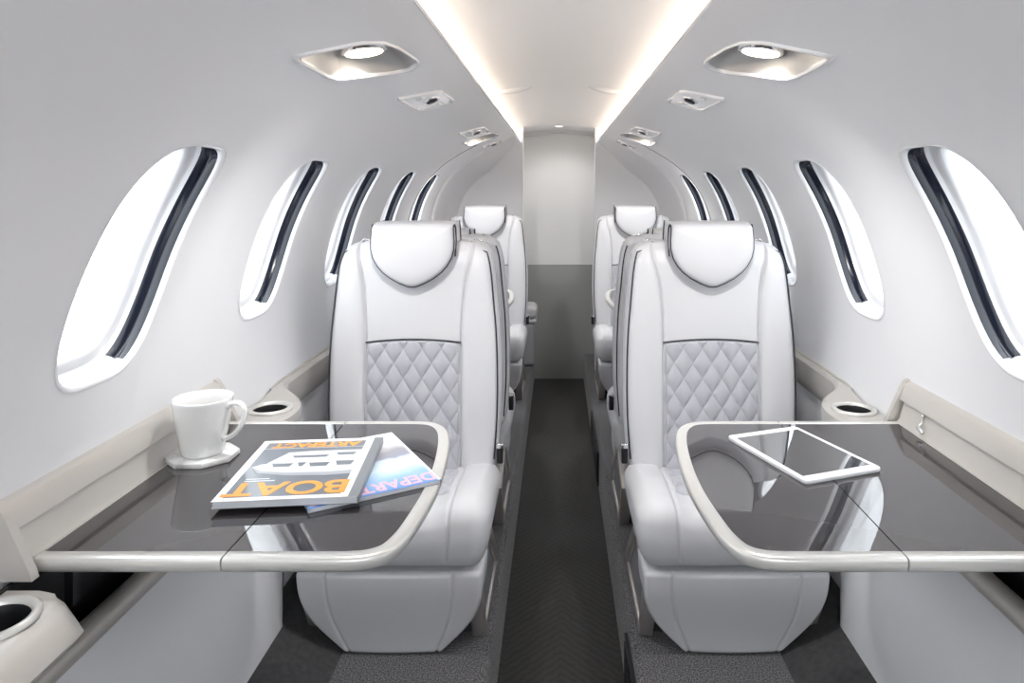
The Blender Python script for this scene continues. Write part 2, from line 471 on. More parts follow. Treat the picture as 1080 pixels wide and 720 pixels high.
# ------------------------------------------------------------------ rear: arch trim, bulkhead, door
for sg, nm in ((-1, 3), (1, 4)):
    V = []; F = []; ns = 60; rows = [(4.20, 0), (4.205, .008), (4.22, .014), (4.26, .019), (4.32, .028), (4.42, .050), (4.50, .075), (4.56, .11)]
    for Y, d in rows:
        for j in range(ns+1):
            s = ST*j/ns; k = 1 if s < 1.45 else 1-.75*sstep(s, 1.45, ST)
            V.append(surf(Y, s, sg, d*k))
    for i in range(len(rows)-1):
        for j in range(ns): F.append((i*(ns+1)+j, i*(ns+1)+j+1, (i+1)*(ns+1)+j+1, (i+1)*(ns+1)+j))
    struct(build('trim_%d' % nm, V, F, M['wall']))
# fine joint line around the rear cabin panel
for sg, nm in ((-1, 5), (1, 6)):
    P = []
    for j in range(60):
        s = .62+(1.55-.62)*j/59; P.append(surf(3.53+.24*sstep(s, 1.0, 1.6), s, sg, .0005))
    struct(build('trim_%d' % nm, *tube(P, .0022, n=6), M['seam']))
# partitions either side of the door
for sg, nm in ((-1, 'wall_partition_left'), (1, 'wall_partition_right')):
    poly = [(sg*.232, -.18), (sg*.232, 1.60)] + [(sg*.30, 1.60)] + [(sg*.86, 1.60), (sg*.86, -.18)]
    o = struct(build(nm, *prism(poly, 4.55, 4.60, 'y'), M['bulk'], smooth=False))
o = struct(build('wall_aft', *box((0, 5.06, .72), (.6, .02, .95)), M['bulk'], smooth=False))
for sg, nm in ((-1, 'wall_jamb_left'), (1, 'wall_jamb_right')):
    struct(build(nm, *box((sg*.262, 4.81, .72), (.004, .208, .92)), M['bulk'], smooth=False))
d1 = build('door_1', *box((0, 5.02, 1.12), (.255, .012, .485)), M['door'], smooth=False); struct(d1)
build('lower_panel', *box((0, 5.015, .228), (.255, .015, .405)), M['door_low'], d1, smooth=False)
V = [(-.258+.516*i/20, 5.0, 1.545+.022*(1-((i-10)/10)**2)) for i in range(21)]
struct(build('trim_7', *tube(V, .006), M['lip']))

# ------------------------------------------------------------------ floors
fl = build('floor', *box((0, 2.0, -.188), (.19, 3.05, .012)), M['runner'], smooth=False); struct(fl)
for sg, nm in ((-1, 8), (1, 9)):
    X = .175
    poly = [(sg*X, -.176), (sg*(X+.002), -.03), (sg*(X+.006), -.01), (sg*(X+.013), -.002), (sg*(X+.022), 0), (sg*.555, 0), (sg*.555, -.176)]
    struct(build('floor_side_left' if sg < 0 else 'floor_side_right', *prism(poly, YF, 5.0, 'y'), M['carpet'], smooth=False))
    poly = [(sg*.553, -.02), (sg*.553, .001), (sg*.56, .004), (sg*.70, .075), (sg*.76, .11), (sg*.76, -.02)]
    struct(build('trim_%d' % nm, *prism(poly, YF, 4.55, 'y'), M['slope'], smooth=False))
# dark step lights let into the right riser
for i, (y0, y1, lab) in enumerate(((1.50, 1.87, 'long black plate in the right riser of the aisle, nearest the camera'),
                            (3.15, 3.75, 'small black plate in the right riser of the aisle, far back towards the door'))):
    r = thing('riser_plate', lab, 'floor light', (.172, (y0+y1)/2, -.085))
    h = (y1-y0)/2
    build('bezel', *box((0, 0, 0), (.004, h, .075)), M['black'], r, smooth=False)
    build('cover', *rbox((.003, h-.012, .062), .002, (1, 4, 4), centre=(-.003, 0, 0), k=2), M['navy'], r)

# ------------------------------------------------------------------ lower side consoles
for sg, nm in ((-1, 10), (1, 11)):
    poly = [(sg*.70, .06), (sg*.70, .515), (sg*.715, .515), (sg*.715, .06)]
    o = build('trim_%d' % nm, *prism(poly, YF+.02, 1.765, 'y'), mat('panel_paint_%s' % ('left' if sg < 0 else 'right'), (.80, .80, .82), .45), smooth=False)
    struct(o)
    build('back_return', *prism([(sg*.70, .06), (sg*.70, .515), (sg*.752, .515), (sg*.752, .09)], 1.76, 1.765, 'y'), M['wall'], o, smooth=False)
    build('pocket_floor', *box((sg*.733, .38, .49), (.018, 1.37, .004)), M['black'], o, smooth=False)  # black pocket faces stand in for the shade inside the opening
    build('pocket_back', *box((sg*.748, .28, .568), (.004, 1.27, .070)), M['black'], o, smooth=False)
    P = [(.70, .50), (.688, .505), (.684, .52), (.690, .532), (.702, .537), (.715, .532), (.715, .50)]
    build('top_rail', *prism([(sg*a, b) for a, b in P], YF+.02, 1.765, 'y'), M['champ'], o, sharp=50)

# ------------------------------------------------------------------ ledge with cup holder
def ledge(sg, y0, y1, cupy, label, flip=False, extra=None):
    """widened pod round the cup holder at y0 end, narrowing into a rail"""
    root = thing('side_ledge', label, 'armrest ledge', (sg*.74, y0, .6)); side = sg; sg = -1
    ys = [y0+(y1-y0)*i/90 for i in range(91)] if not flip else [y0+(y1-y0)*i/60 for i in range(61)]
    V = []; F = []
    for Y in ys:
        if not flip:
            q = sinterp(Y-y0, [(0, .672), (.03, .652), (.08, .642), (.15, .648), (.20, .670), (.26, .722), (.34, .737), (2, .737)])
            w = sstep(Y-y0, .14, .30)
            sec = [(.757, .636+.020*w), (q+.05+(.022*w-.025*(1-w)), .636+.020*w), (q+.012, .636+.016*w), (q+.003, .630+.014*w), (q, .620+.01*w), (q+.006*(1-w), .590), (q+.05*(1-w)+.004*w, .566+.006*w), (.757, .555)]
        else:
            e = max(0, (Y-(y1-.035))/.035); k = e*e
            sec = [(.757, .636), (.70, .636), (.660+.02*k, .636-.004*k), (.646+.03*k, .630-.006*k), (.628+.045*k, .612-.004*k), (.620+.05*k, .600), (.640+.04*k, .578), (.716, .545), (.745, .545)]
        V += [(sg*a-sg*.74, Y-y0, b-.6) for a, b in sec]
    m = len(sec)
    for i in range(len(ys)-1):
        for j in range(m):
            F.append((i*m+j, i*m+(j+1) % m, (i+1)*m+(j+1) % m, (i+1)*m+j))
    F.append(tuple(range(m))); F.append(tuple(range((len(ys)-1)*m, len(ys)*m)))
    body = build('ledge_body', V, F, M['champ'], root)
    cx, cy = sg*.708-sg*.74, cupy-y0
    R = .043
    cut(body, (lambda L: (L[0], L[1]+[tuple(range(40)), tuple(range(79, 39, -1))]))(lathe([(R, -.032), (R, .09)], 40, (cx, cy, 0))))
    cup = build('cup_holder', *lathe([(R+.007, .0375), (R+.006, .041), (R+.001, .042), (R-.002, .039), (R-.002, .02), (R-.004, -.05), (R-.012, -.058), (0.0005, -.058)], 48, (cx, cy, 0)), M['black'], root)
    build('cup_ring', *lathe([(R+.009, .0365), (R+.009, .041), (R+.004, .044), (R-.0015, .042), (R-.003, .036)], 48, (cx, cy, 0)), M['rim'], cup)
    if side > 0:
        for o in (body, cup, cup.children[0]):
            o.data.transform(Matrix.Scale(-1, 4, (1, 0, 0))); o.data.flip_normals()
    return root
ledge(-1, 1.60, 3.00, 1.705, 'champagne side ledge with cup holder, just beyond the mug along the left wall')
ledge(1, 1.60, 3.00, 1.70, 'champagne side ledge with cup holder behind the tablet table on the right wall')
ledge(-1, .10, .935, .865, 'champagne armrest with black cup holder in the bottom left corner of the cabin', flip=True)

# ------------------------------------------------------------------ table stowage housings on the side walls
def housing(sg, y0, y1, label):
    root = thing('table_housing', label, 'wall console', (sg*.76, (y0+y1)/2, .69))
    L = (y1-y0)/2
    T = lambda P: [(sg*(a-.76), b-.69) for a, b in P]
    build('top_strip', *prism(T([(.790, .752), (.768, .742), (.762, .738), (.751, .704), (.757, .700), (.79, .700)]), -L, L, 'y'), M['champ'], root, sharp=40)
    build('recess_panel', *prism(T([(.79, .702), (.7565, .702), (.746, .664), (.738, .655), (.738, .648), (.79, .648)]), -L+.01, L-.01, 'y'), M['champ'], root, sharp=40)
    for s2, ya in ((-1, -L-.012), (1, L-.002)):
        build('end_cap', *prism(T([(.79, .755), (.766, .744), (.756, .728), (.722, .655), (.718, .642), (.79, .642)]), ya, ya+.014, 'y'), M['champ'], root, sharp=40)
    build('hook', *tube([(sg*(.752-.76), L-.10, .702-.69), (sg*(.750-.76), L-.10, .683-.69), (sg*(.738-.76), L-.105, .676-.69), (sg*(.738-.76), L-.125, .671-.69)], .004), M['chrome'], root)
housing(-1, .957, 1.562, 'champagne wall housing behind the table with the mug and magazines')
housing(1, .957, 1.562, 'champagne wall housing behind the table with the tablet')

# ------------------------------------------------------------------ folding tables
def table_path(sg, yc):
    P = [(.7335, -.291), (.60, -.291), (.475, -.291), (.36, -.291), (.30, -.290), (.268, -.282), (.245, -.262), (.232, -.225), (.225, -.18), (.218, -.10), (.216, -.03),
         (.219, .05), (.226, .13), (.233, .18), (.243, .225), (.258, .258), (.280, .281), (.31, .290), (.36, .291), (.475, .291), (.60, .291), (.7335, .291)]
    return P
def resample(P, k=6):
    Q = [(2*P[0][0]-P[1][0], 2*P[0][1]-P[1][1])]+P+[(2*P[-1][0]-P[-2][0], 2*P[-1][1]-P[-2][1])]; o = []
    for i in range(1, len(Q)-2):
        a, b, c, d = Q[i-1:i+3]
        for q in range(k):
            t = q/k; o.append(tuple(.5*(2*b[j]+(c[j]-a[j])*t+(2*a[j]-5*b[j]+4*c[j]-d[j])*t*t+(3*b[j]-a[j]-3*c[j]+d[j])*t**3) for j in (0, 1)))
    o.append(P[-1]); return o
HX = .475
def table(sg, yc, label):
    root = thing('folding_table', label, 'table', (sg*.475, yc, .66))
    P = resample(table_path(sg, yc)); n = len(P)
    nrm = []
    for i in range(n):
        a = P[max(0, i-1)]; b = P[min(n-1, i+1)]; t = Vector((b[0]-a[0], b[1]-a[1])).normalized(); nrm.append(Vector((-t.y, t.x)))
    # inward check: centre of the table has x larger than the curved end
    if nrm[n//2].x < 0: nrm = [-v for v in nrm]
    sec = [(.022, .0002), (.004, .0002), (.0015, -.0012), (.0003, -.004), (0, -.009), (.002, -.016), (.007, -.021), (.014, -.023), (.026, -.023), (.026, -.004)]
    def sweep(i0, i1):
        V = []; F = []; m = len(sec)
        for i in range(i0, i1+1):
            for o, z in sec:
                q = Vector(P[i])+nrm[i]*o; V.append((sg*(q.x-HX), q.y, z))
        for i in range(i1-i0):
            for j in range(m): F.append((i*m+j, i*m+(j+1) % m, (i+1)*m+(j+1) % m, (i+1)*m+j))
        F.append(tuple(range(m))); F.append(tuple(range((i1-i0)*m, (i1-i0+1)*m))); return V, F
    hin = [i for i in range(n) if abs(P[i][0]-HX) < 1e-6]; a, b = hin[0], hin[-1]
    # split rim with a hairline gap at the hinge
    g = .0011
    def shift(VF, s): return [(x+sg*s, y, z) for x, y, z in VF[0]], VF[1]
    inn = build('inner_leaf', [(0, 0, 0)]*0+[], [], M['veneer'], root) if False else None
    tip = [Vector(P[i])+nrm[i]*.0215 for i in range(n)]
    def slab(pts, z0, z1):
        return prism([(sg*(p[0]-HX), p[1]) for p in pts], z0, z1, 'z')
    inner = [(HX-g, tip[a].y)]+[tuple(tip[i]) for i in range(a+1, b)]+[(HX-g, tip[b].y)]
    outer = [(.7335, tip[0].y), (HX+g, tip[a].y), (HX+g, tip[b].y), (.7335, tip[-1].y)]
    li = build('inner_leaf', *slab(inner, -.018, 0), M['veneer'], root, smooth=False)
    lo = build('outer_leaf', *slab(outer, -.018, 0), M['veneer'], root, smooth=False)
    build('rim', *shift(sweep(a, b), -g), M['rim'], li, sharp=60)
    build('rim', *shift(sweep(0, a), g), M['rim'], lo, sharp=60)
    build('rim', *shift(sweep(b, n-1), g), M['rim'], lo, sharp=60)
    build('edge_strip', *box((sg*(.7345-HX), 0, -.009), (.002, .285, .009)), M['rim'], lo, smooth=False)
    for yy in (-.2, .2):
        build('hinge', *lathe([(.0, 0), (.006, 0), (.006, .05), (0, .05)], 12), M['darksteel'], root).matrix_local = Matrix.Translation((0, yy, -.025)) @ Matrix.Rotation(math.pi/2, 4, 'X')
    for yy in (-.24, .24):
        o = build('support_arm', *join(box((sg*(.715-HX), yy, -.055), (.006, .007, .035)), box((sg*(.62-HX), yy, -.022), (.11, .007, .004))), M['black'], root, smooth=False)
    return root
table(-1, 1.259, 'glossy dark veneer folding table carrying the white mug and magazines')
table(1, 1.259, 'glossy dark veneer folding table carrying the white tablet')
table(-1, 3.32, 'far left folding table, its rounded tip showing beside the seat')
table(1, 3.32, 'far right folding table, its rounded tip showing beside the seat')

# ------------------------------------------------------------------ seats
BZ0, BZ1 = .36, 1.018
BW = [(.36, .236), (.50, .247), (.62, .249), (.75, .245), (.85, .236), (.93, .228), (.98, .219), (1.018, .206)]
def lean(z): return .052+.038*max(0, (z-.38)/.64)**1.15
SEAM = [(.36, .138), (.75, .138), (.85, .142), (.92, .150), (.98, .163), (1.03, .168)]
def front_off(x, z):
    """how far the front leather stands proud (negative y)"""
    w = sinterp(z, BW); sx = sinterp(z, SEAM); ax = abs(x); o = 0
    if ax > sx:
        t = (ax-sx)/max(.01, w-sx); o += .013*math.sin(math.pi*min(1, t**.6))*(1-.5*sstep(z, .9, 1.02))
    else: o += .006*math.cos(ax/sx*math.pi/2)
    o -= .007*math.exp(-((ax-sx)/.0032)**2)
    return o
def back_warp(p):
    z = p.z; w = sinterp(z, BW); x = p.x*w/.25; fy = max(0, min(1, -p.y/.06))
    y = p.y+lean(z)+.065
    y -= front_off(x, z)*sstep(-p.y, .03, .062)
    # shoulders drop a little outward, the top rolls back
    z -= .009*sstep(z, .93, 1.018)*sstep(abs(x), .13, .21)
    y += .018*sstep(z, .95, 1.02)
    return Vector((x, y, z))
def yfront(x, z):
    return lean(z)+.065-.065-front_off(x, z)
def quilt(u0, u1, v0fn, v1fn, fn, nu, nv, cw, ch, dep):
    V = []; F = []
    for i in range(nu+1):
        u = u0+(u1-u0)*i/nu
        for j in range(nv+1):
            v0, v1 = v0fn(u), v1fn(u); v = v0+(v1-v0)*j/nv
            a = u/cw+v/ch; b = u/cw-v/ch
            g = (abs(math.sin(math.pi*a))*abs(math.sin(math.pi*b)))**.38
            e = min(1, min(i, nu-i)/3, min(j, nv-j)/3)
            V.append(fn(u, v, dep*g*e+.0012*e-.004*(1-e)))
    for i in range(nu):
        for j in range(nv): F.append((i*(nv+1)+j, i*(nv+1)+j+1, (i+1)*(nv+1)+j+1, (i+1)*(nv+1)+j))
    return V, F
def cush_warp(p):
    x, y, z = p; t = sstep(z, .27, .37)
    z += .020*sstep(abs(x), .11, .18)*t*(1-.4*sstep(abs(x), .21, .25))
    z += -.018*sstep(y, -.12, .05)*t; y += .006*sstep(.33-z, 0, .10)*sstep(-y, .15, .24)           # dips towards the back
    z -= .012*sstep(-y, .17, .25)*t
    y -= .010*math.sin(math.pi*min(1, max(0, (p.z-.24)/.15)))*sstep(-p.y, .12, .22)
    x *= (1-.03*sstep(-p.y, .17, .24))*(1-.055*sstep(.34-z, 0, .10))
    if p.z > .26: 
        g = math.exp(-((abs(p.x)-.152)/.004)**2)*.007
        if p.z > .38: z -= g
        elif p.y < -.2: y += g
    return Vector((x, y, z))
def skirt_w(z): return sinterp(z, [(.0, .118), (.02, .138), (.05, .168), (.09, .200), (.13, .219), (.17, .228), (.235, .231)])
def skirt_warp(p):
    x, y, z = p; w = skirt_w(z); s = .158*(.35+.65*w/.231)
    x = x*w/.25
    if p.y < -.16:
        y += math.exp(-((abs(x)-s)/.0035)**2)*.005
        y -= .006*math.cos(min(1, abs(x)/w)*math.pi/2)
    y += .045*sstep(.235-z, 0, .24)*sstep(-p.y, .05, .2)
    return Vector((x, y, z))
HZ = [(-.124, 1.075), (-.1265, 1.05), (-.1285, 1.025), (-.128, 1.000), (-.121, .975), (-.107, .952), (-.090, .934), (-.066, .917), (-.038, .903), (-.014, .894), (0, .8925)]
def head_outline():
    L = HZ; R = [(-x, z) for x, z in reversed(L[:-1])]
    top = [(.124-.008*i, 1.075+.0015*math.sin(math.pi*i/31)) for i in range(1, 31)]
    pts = []
    full = L+R
    for i in range(len(full)-1):
        for k in range(4):
            t = k/4; pts.append((full[i][0]*(1-t)+full[i+1][0]*t, full[i][1]*(1-t)+full[i+1][1]*t))
    pts.append(full[-1]); return pts, top
def hy(z): return .040+.045*(z-.9)
def make_seat(label, group, turned=False):
    root = thing('cabin_seat', label, 'seat', (0, 0, 0), 0, group)
    bk = build('backrest', *rbox((.25, .065, .329), .030, (190, 6, 80), back_warp, (0, 0, .689)), M['leather'], root)
    # piping down both front edges
    for s in (-1, 1):
        P = []
        for i in range(40):
            z = .40+(.995-.40)*i/39
            P.append(back_warp(Vector((s*(.25-.030+.0225), -.065+.030-.0225, z))))
        P2 = [back_warp(Vector((s*(.225-.008*k), -.058+.006*k, 1.000+.0045*k))) for k in range(5)]
        build('piping', *tube([p+Vector((s*.001, -.001, 0)) for p in P]+P2, .0024, n=6), M['pipe'], bk)
        # rear edge piping, seen from the side
        P = [back_warp(Vector((s*(.25-.030+.0225), .065-.030+.0225, .40+.59*i/39))) for i in range(40)]
        build('piping', *tube(P, .0022, n=6), M['pipe'], bk)
        # side panel seam
        P = [back_warp(Vector((s*.2505, .012, .40+.585*i/39))) for i in range(40)]
        build('side_seam', *tube(P, .0012, n=6), M['leather2'], bk)
        # small harness guide at the shoulder
        c = back_warp(Vector((s*.205, .02, 1.012)))
        build('harness_guide', *tube([c+Vector((.012*math.cos(a), 0, .010*math.sin(a)+.002)) for a in [math.pi*k/8 for k in range(9)]], .003), M['chrome'], bk)
    top = lambda u: .730+.010*(1-(u/.135)**2)
    q = build('quilted_panel', *quilt(-.135, .135, lambda u: .37, top, lambda u, v, d: (u, yfront(u, v)-d, v), 130, 190, .054, .084, .009), M['quilt'], root)
    P = []
    for i in range(31):
        u = -.137+.274*i/30; z = top(u)+.001 if abs(u) < .135 else top(.135); P.append((u, yfront(u*.985, z)-.003, z))
    build('piping', *tube(P, .0023, n=6), M['pipe'], q)
    # headrest
    body, tp = head_outline(); body = [(x*.93, z) for x, z in body]; tp = [(x*.93, z) for x, z in tp]; out = body+tp; n = len(out); cx, czz = 0, .995
    rings = [(.0, .165), (.5, .165), (.86, .161), (.95, .152), (1, .135), (1, .03), (.992, .012), (.975, .003), (.95, -.002), (.88, -.006), (.7, -.010), (.4, -.012), (0, -.0125)]
    V = []; F = []
    for sc, dy in rings:
        for x, z in out:
            xx = cx+(x-cx)*sc; zz = czz+(z-czz)*sc
            V.append((xx, hy(zz)+dy+.05*sstep(zz, 1.062, 1.082)*(1 if dy < .05 else .15), zz-(.05*sstep(.96-zz, 0, .08)*-1 if dy > .08 else 0)))
    for i in range(len(rings)-1):
        for j in range(n): F.append((i*n+j, i*n+(j+1) % n, (i+1)*n+(j+1) % n, (i+1)*n+j))
    h = build('headrest', V, F, M['leather'], root)
    P = [Vector((x*.996, hy(z)+.010, czz+(z-czz)*.998)) for x, z in body[1:-1]]
    def loop(s, z0):
        return [Vector((s*0.1164, hy(z0)+.012, z0+.004)), Vector((s*0.1173, hy(z0)+.020, z0+.012)), Vector((s*0.1182, hy(z0)+.032, z0+.012)), Vector((s*0.1192, hy(z0)+.042, z0)), Vector((s*0.1206, hy(z0)+.040, z0-.035)), Vector((s*0.1182, hy(z0)+.034, z0-.08))]
    zt = body[1][1]-.012
    P = loop(-1, zt)[::-1]+P[2:-2]+loop(1, zt)
    build('piping', *tube(P, .0023, n=6), M['pipe'], h)
    P = [Vector((x*1.003, hy(z)+.145, z+.002)) for x, z in body[:14]]
    build('piping', *tube(P, .0022, n=6), M['pipe'], h)
    build('piping', *tube([Vector((-p.x, p.y, p.z)) for p in P], .0022, n=6), M['pipe'], h)
    for s in (-1, 1):
        build('headrest_post', *tube([(s*.05, .155, .90), (s*.05, .155, .99)], .006), M['steel'], h)
    # cushion
    c = build('seat_cushion', *rbox((.25, .175, .078), .042, (150, 50, 10), cush_warp, (0, -.065, .312), k=7), M['leather'], root)
    build('quilted_inset', *quilt(-.142, .142, lambda u: -.165, lambda u: .045, lambda u, v, d: (u, v, cush_warp(Vector((u, v, .390))).z+d-.001), 110, 80, .054, .084, .007), M['quilt'], c)
    for s in (-1, 1):   # stitched seam line round the bolster front
        P = [(s*.238, -.238+.0, .26+.10*i/10) for i in range(11)]
    sk = build('front_skirt', *rbox((.25, .07, .114), .013, (150, 6, 30), skirt_warp, (0, -.158, .116)), M['leather2'] if False else M['leather'], root)
    # pedestal
    flip = -1 if turned else 1
    T = lambda P: [(flip*a, b) for a, b in P]
    base = build('pedestal', *prism(T([(-.185, .16), (-.09, .012), (-.09, 0), (.27, 0), (.27, .012), (.06, .235), (-.10, .235)]), -.19, .19, 'x'), M['darksteel'], root, smooth=False)
    out = T([(-.215, .172), (-.110, .0), (.300, .0), (-.005, .262), (-.03, .258)])
    inn = T([(-.175, .164), (-.088, .020), (.222, .020), (-.018, .222), (-.03, .220)])
    for s in (-1, 1):
        a0, a1 = sorted((s*.192, s*.228))
        bevel(build('side_frame', *ringprism(out, inn, a0, a1, 'x'), M['steel'], base, smooth=False), .003, 2)
        a0, a1 = sorted((s*.19, s*.219))
        build('side_plate', *prism(inn, a0, a1, 'x'), M['plate'], base, smooth=False)
    # seat-belt buckle between cushion and back, both sides
    for s in (-1, 1):
        bu = build('belt_buckle', *rbox((.009, .006, .026), .004, (2, 2, 3), lambda p: p+Vector((s*.250, .062, .412)), k=2), M['black'], root)
        build('latch', *rbox((.0105, .0075, .007), .003, (2, 2, 2), lambda p: p+Vector((s*.250, .060, .437)), k=2), M['chrome'], bu)
    # back shell and inner armrest pad
    return root
s0 = make_seat('white leather seat just behind the table with the mug and magazines', 'cabin seats'); s0.location = (-.425, 1.95, 0)
dup(s0, (.432, 1.95, 0), 0, 'white leather seat just behind the table with the tablet')
s2 = make_seat('', 'cabin seats', True); s2.location = (-.425, 2.56, 0); s2.rotation_euler = (0, 0, math.pi); 
for q in s2.children:
    if q.name.startswith('headrest'): q.location.z = -.04; q.location.y = -.03
s2['label'] = ( 'back-to-back seat directly behind the nearest left seat, mostly hidden by it')
dup(s2, (.432, 2.56, 0), math.pi, 'back-to-back seat directly behind the nearest right seat, mostly hidden by it')
dup(s0, (-.435, 4.02, 0), 0, 'rear left white leather seat against the bulkhead, left of the door')
dup(s0, (.445, 4.02, 0), 0, 'rear right white leather seat against the bulkhead, right of the door')
# unseen divider added to keep daylight off the lower seats; open to sky above
struct(build('wall_light_block', *box((0, -1.07, .46), (.80, .015, .66)), M['bulk'], smooth=False))
# small seat pad in the vestibule behind the rear left seat
r = thing('lavatory_seat', 'small rounded white seat behind the rear left seat, beside the door', 'seat', (-.285, 4.72, .0))
build('seat_pad', *rbox((.14, .10, .045), .035, (10, 8, 2), None, (.0, 0, .36)), M['leather'], r)
build('lid_edge', *rbox((.135, .095, .012), .01, (6, 6, 1), None, (0, 0, .302)), M['white'], r)
build('seat_base', *rbox((.125, .085, .145), .03, (6, 6, 6), None, (-.005, 0, .145)), M['leather2'], r)

# ------------------------------------------------------------------ recessed lamps in the sloping ceiling
def lamp(sg, sh, label):
    c = surf(LCEN[0]+sh, LCEN[1], sg); root = thing('recessed_light', label, 'ceiling light', c)
    N = 96
    def ring(sc, d):
        o = []
        for k in range(N):
            y, s = lamp_out(2*math.pi*k/N); o.append(surf(LCEN[0]+sh+y*sc, LCEN[1]+s*sc, sg, d)-c)
        return o
    def band(rs):
        V = []; m = len(rs)
        R = [ring(*q) for q in rs]
        for q in R: V += q
        F = [(i*N+k, i*N+(k+1) % N, (i+1)*N+(k+1) % N, (i+1)*N+k) for i in range(m-1) for k in range(N)]
        return V, F
    build('bezel', *band([(1.075, .0005), (1.06, .004), (1.03, .006), (.985, .004), (.97, -.002)]), M['lip'], root)
    V, F = band([(.97, -.002), (.93, -.012), (.70, -.050), (.62, -.052)]); F.append(tuple(range(3*N, 4*N)))
    pan = build('reflector_pan', V, F, M['pan'], root)
    p, t, n = frame(LCEN[0]+sh+.012, LCEN[1]-.004, sg); o = p-n*.022-c; n = (n*.4+Vector((0, 0, -1))*.6).normalized(); u = Vector((0, 1, 0)); w = u.cross(n)
    def disc(r0, r1, dd):
        V = []; 
        for rr, d2 in ((r0, 0), (r1, 0), (r1, dd)):
            V += [o+(u*math.cos(a)+w*math.sin(a))*rr-n*d2 for a in [2*math.pi*k/40 for k in range(40)]]
        F = [(i*40+k, i*40+(k+1) % 40, (i+1)*40+(k+1) % 40, (i+1)*40+k) for i in range(2) for k in range(40)]
        return V, F
    build('lens_ring', *disc(.038, .046, .032), M['chrome'], root)
    V = [o+(u*math.cos(a)+w*math.sin(a))*.038 + n*.001 for a in [2*math.pi*k/40 for k in range(40)]]
    V2 = [v-n*.004 for v in V]
    F = [tuple(range(40)), tuple(range(79, 39, -1))]+[(k, (k+1) % 40, 40+(k+1) % 40, 40+k) for k in range(40)]
    build('lens', V+V2, F, M['lens'], root, smooth=False)
    L = bpy.data.lights.new('lamp_beam', 'SPOT'); L.energy = SPOT; L.color = (1, .98, .96); L.spot_size = math.radians(130); L.spot_blend = .8; L.shadow_soft_size = .035
    lo = bpy.data.objects.new('lamp_beam', L); C.objects.link(lo); lo.parent = root; lo.location = o+n*.028
    lo.rotation_euler = Vector((0, .35, -1)).to_track_quat('-Z', 'Y').to_euler()
for sg, sd in ((-1, 'left'), (1, 'right')):
    lamp(sg, LIGHTS[0], 'recessed lamp added out of view in the %s sloping ceiling to light the near walls' % sd)  # extra pair above the camera, added unseen for the near walls
    lamp(sg, LIGHTS[1], 'large glowing recessed lamp in the sloping ceiling above the nearest %s windows' % sd)
    lamp(sg, LIGHTS[2], 'far recessed lamp in the %s sloping ceiling, near the bulkhead' % sd)
# lamp added above the rear door to brighten it
vl = thing('added_door_lamp', 'tiny flush lamp added in the ceiling by the rear door to brighten it', 'ceiling light', (0, 4.66, 1.594))
build('lamp_ring', *lathe([(.030, 0), (.030, -.004), (.024, -.005), (.024, -.001)], 24), M['white'], vl)
build('lens', *lathe([(0, -.002), (.024, -.002), (.024, -.004), (0, -.004)], 24), M['lens'], vl)
L = bpy.data.lights.new('lamp_beam', 'SPOT'); L.energy = 3.2; L.color = (1, .97, .94); L.spot_size = math.radians(150); L.spot_blend = .8; L.shadow_soft_size = .025
lo = bpy.data.objects.new('lamp_beam', L); C.objects.link(lo); lo.parent = vl; lo.location = (0, 0, -.012)
# air outlets
def outlet(sg, yc, L, label, sc=1.0):
    c = surf(yc, 1.607, sg); root = thing('air_outlet', label, 'air vent', c, group='air outlets in the sloping ceiling')
    P = [(-L, -.050), (-L*.35, .038), (-L*.15, .050), (L*.85, .053), (L, .040), (L*.45, -.045), (L*.25, -.053), (-L*.9, -.056)]
    n = len(P)
    def lay2(k, d): return [surf(yc+y*k, 1.607+s*k, sg, d)-c for y, s in P]
    V = []; R = [(1.0, 0), (.99, .005), (.94, .007), (.88, .005), (.86, .002)]
    for q in R: V += lay2(*q)
    F = [(i*n+k, i*n+(k+1) % n, (i+1)*n+(k+1) % n, (i+1)*n+k) for i in range(len(R)-1) for k in range(n)]
    F.append(tuple(range(4*n, 5*n)))
    build('outlet_plate', V, F, M['lip'], root, smooth=False)
    p, t, nn = frame(yc, 1.607, sg)
    def dsc(y, s, r, d0, d1, mt, nm, el=1.0, par=root):
        o = surf(yc+y, 1.607+s, sg)-c; V = []
        for dd, rr in ((d0, r), (d1, r), (d1+.001, r*.8)):
            V += [o+Vector((0, 1, 0))*math.cos(a)*rr*el+t*math.sin(a)*rr+nn*dd for a in [2*math.pi*k/28 for k in range(28)]]
        F = [(i*28+k, i*28+(k+1) % 28, (i+1)*28+(k+1) % 28, (i+1)*28+k) for i in range(2) for k in range(28)]; F.append(tuple(range(56, 84)))
        return build(nm, V, F, mt, par)
    q = dsc(.02, .004, .024, .001, .006, M['chrome'], 'nozzle_ring', 1.5)
    dsc(.02, .004, .017, .005, .0085, M['black'], 'nozzle', 1.5, q)
    dsc(-.08, -.012, .012, .001, .006, M['white'], 'reading_lamp', 1.6)
    dsc(.11, .012, .008, .001, .006, M['white'], 'button', 1.5)
for sg, sd in ((-1, 'left'), (1, 'right')):
    outlet(sg, 2.06, .20, 'small air outlet panel in the %s sloping ceiling, first beyond the large lamp' % sd)
    outlet(sg, 3.22, .21, 'small air outlet panel in the %s sloping ceiling, just before the far lamp' % sd)
    outlet(sg, 4.08, .10, 'tiny air outlet panel in the %s sloping ceiling, last before the bulkhead' % sd)
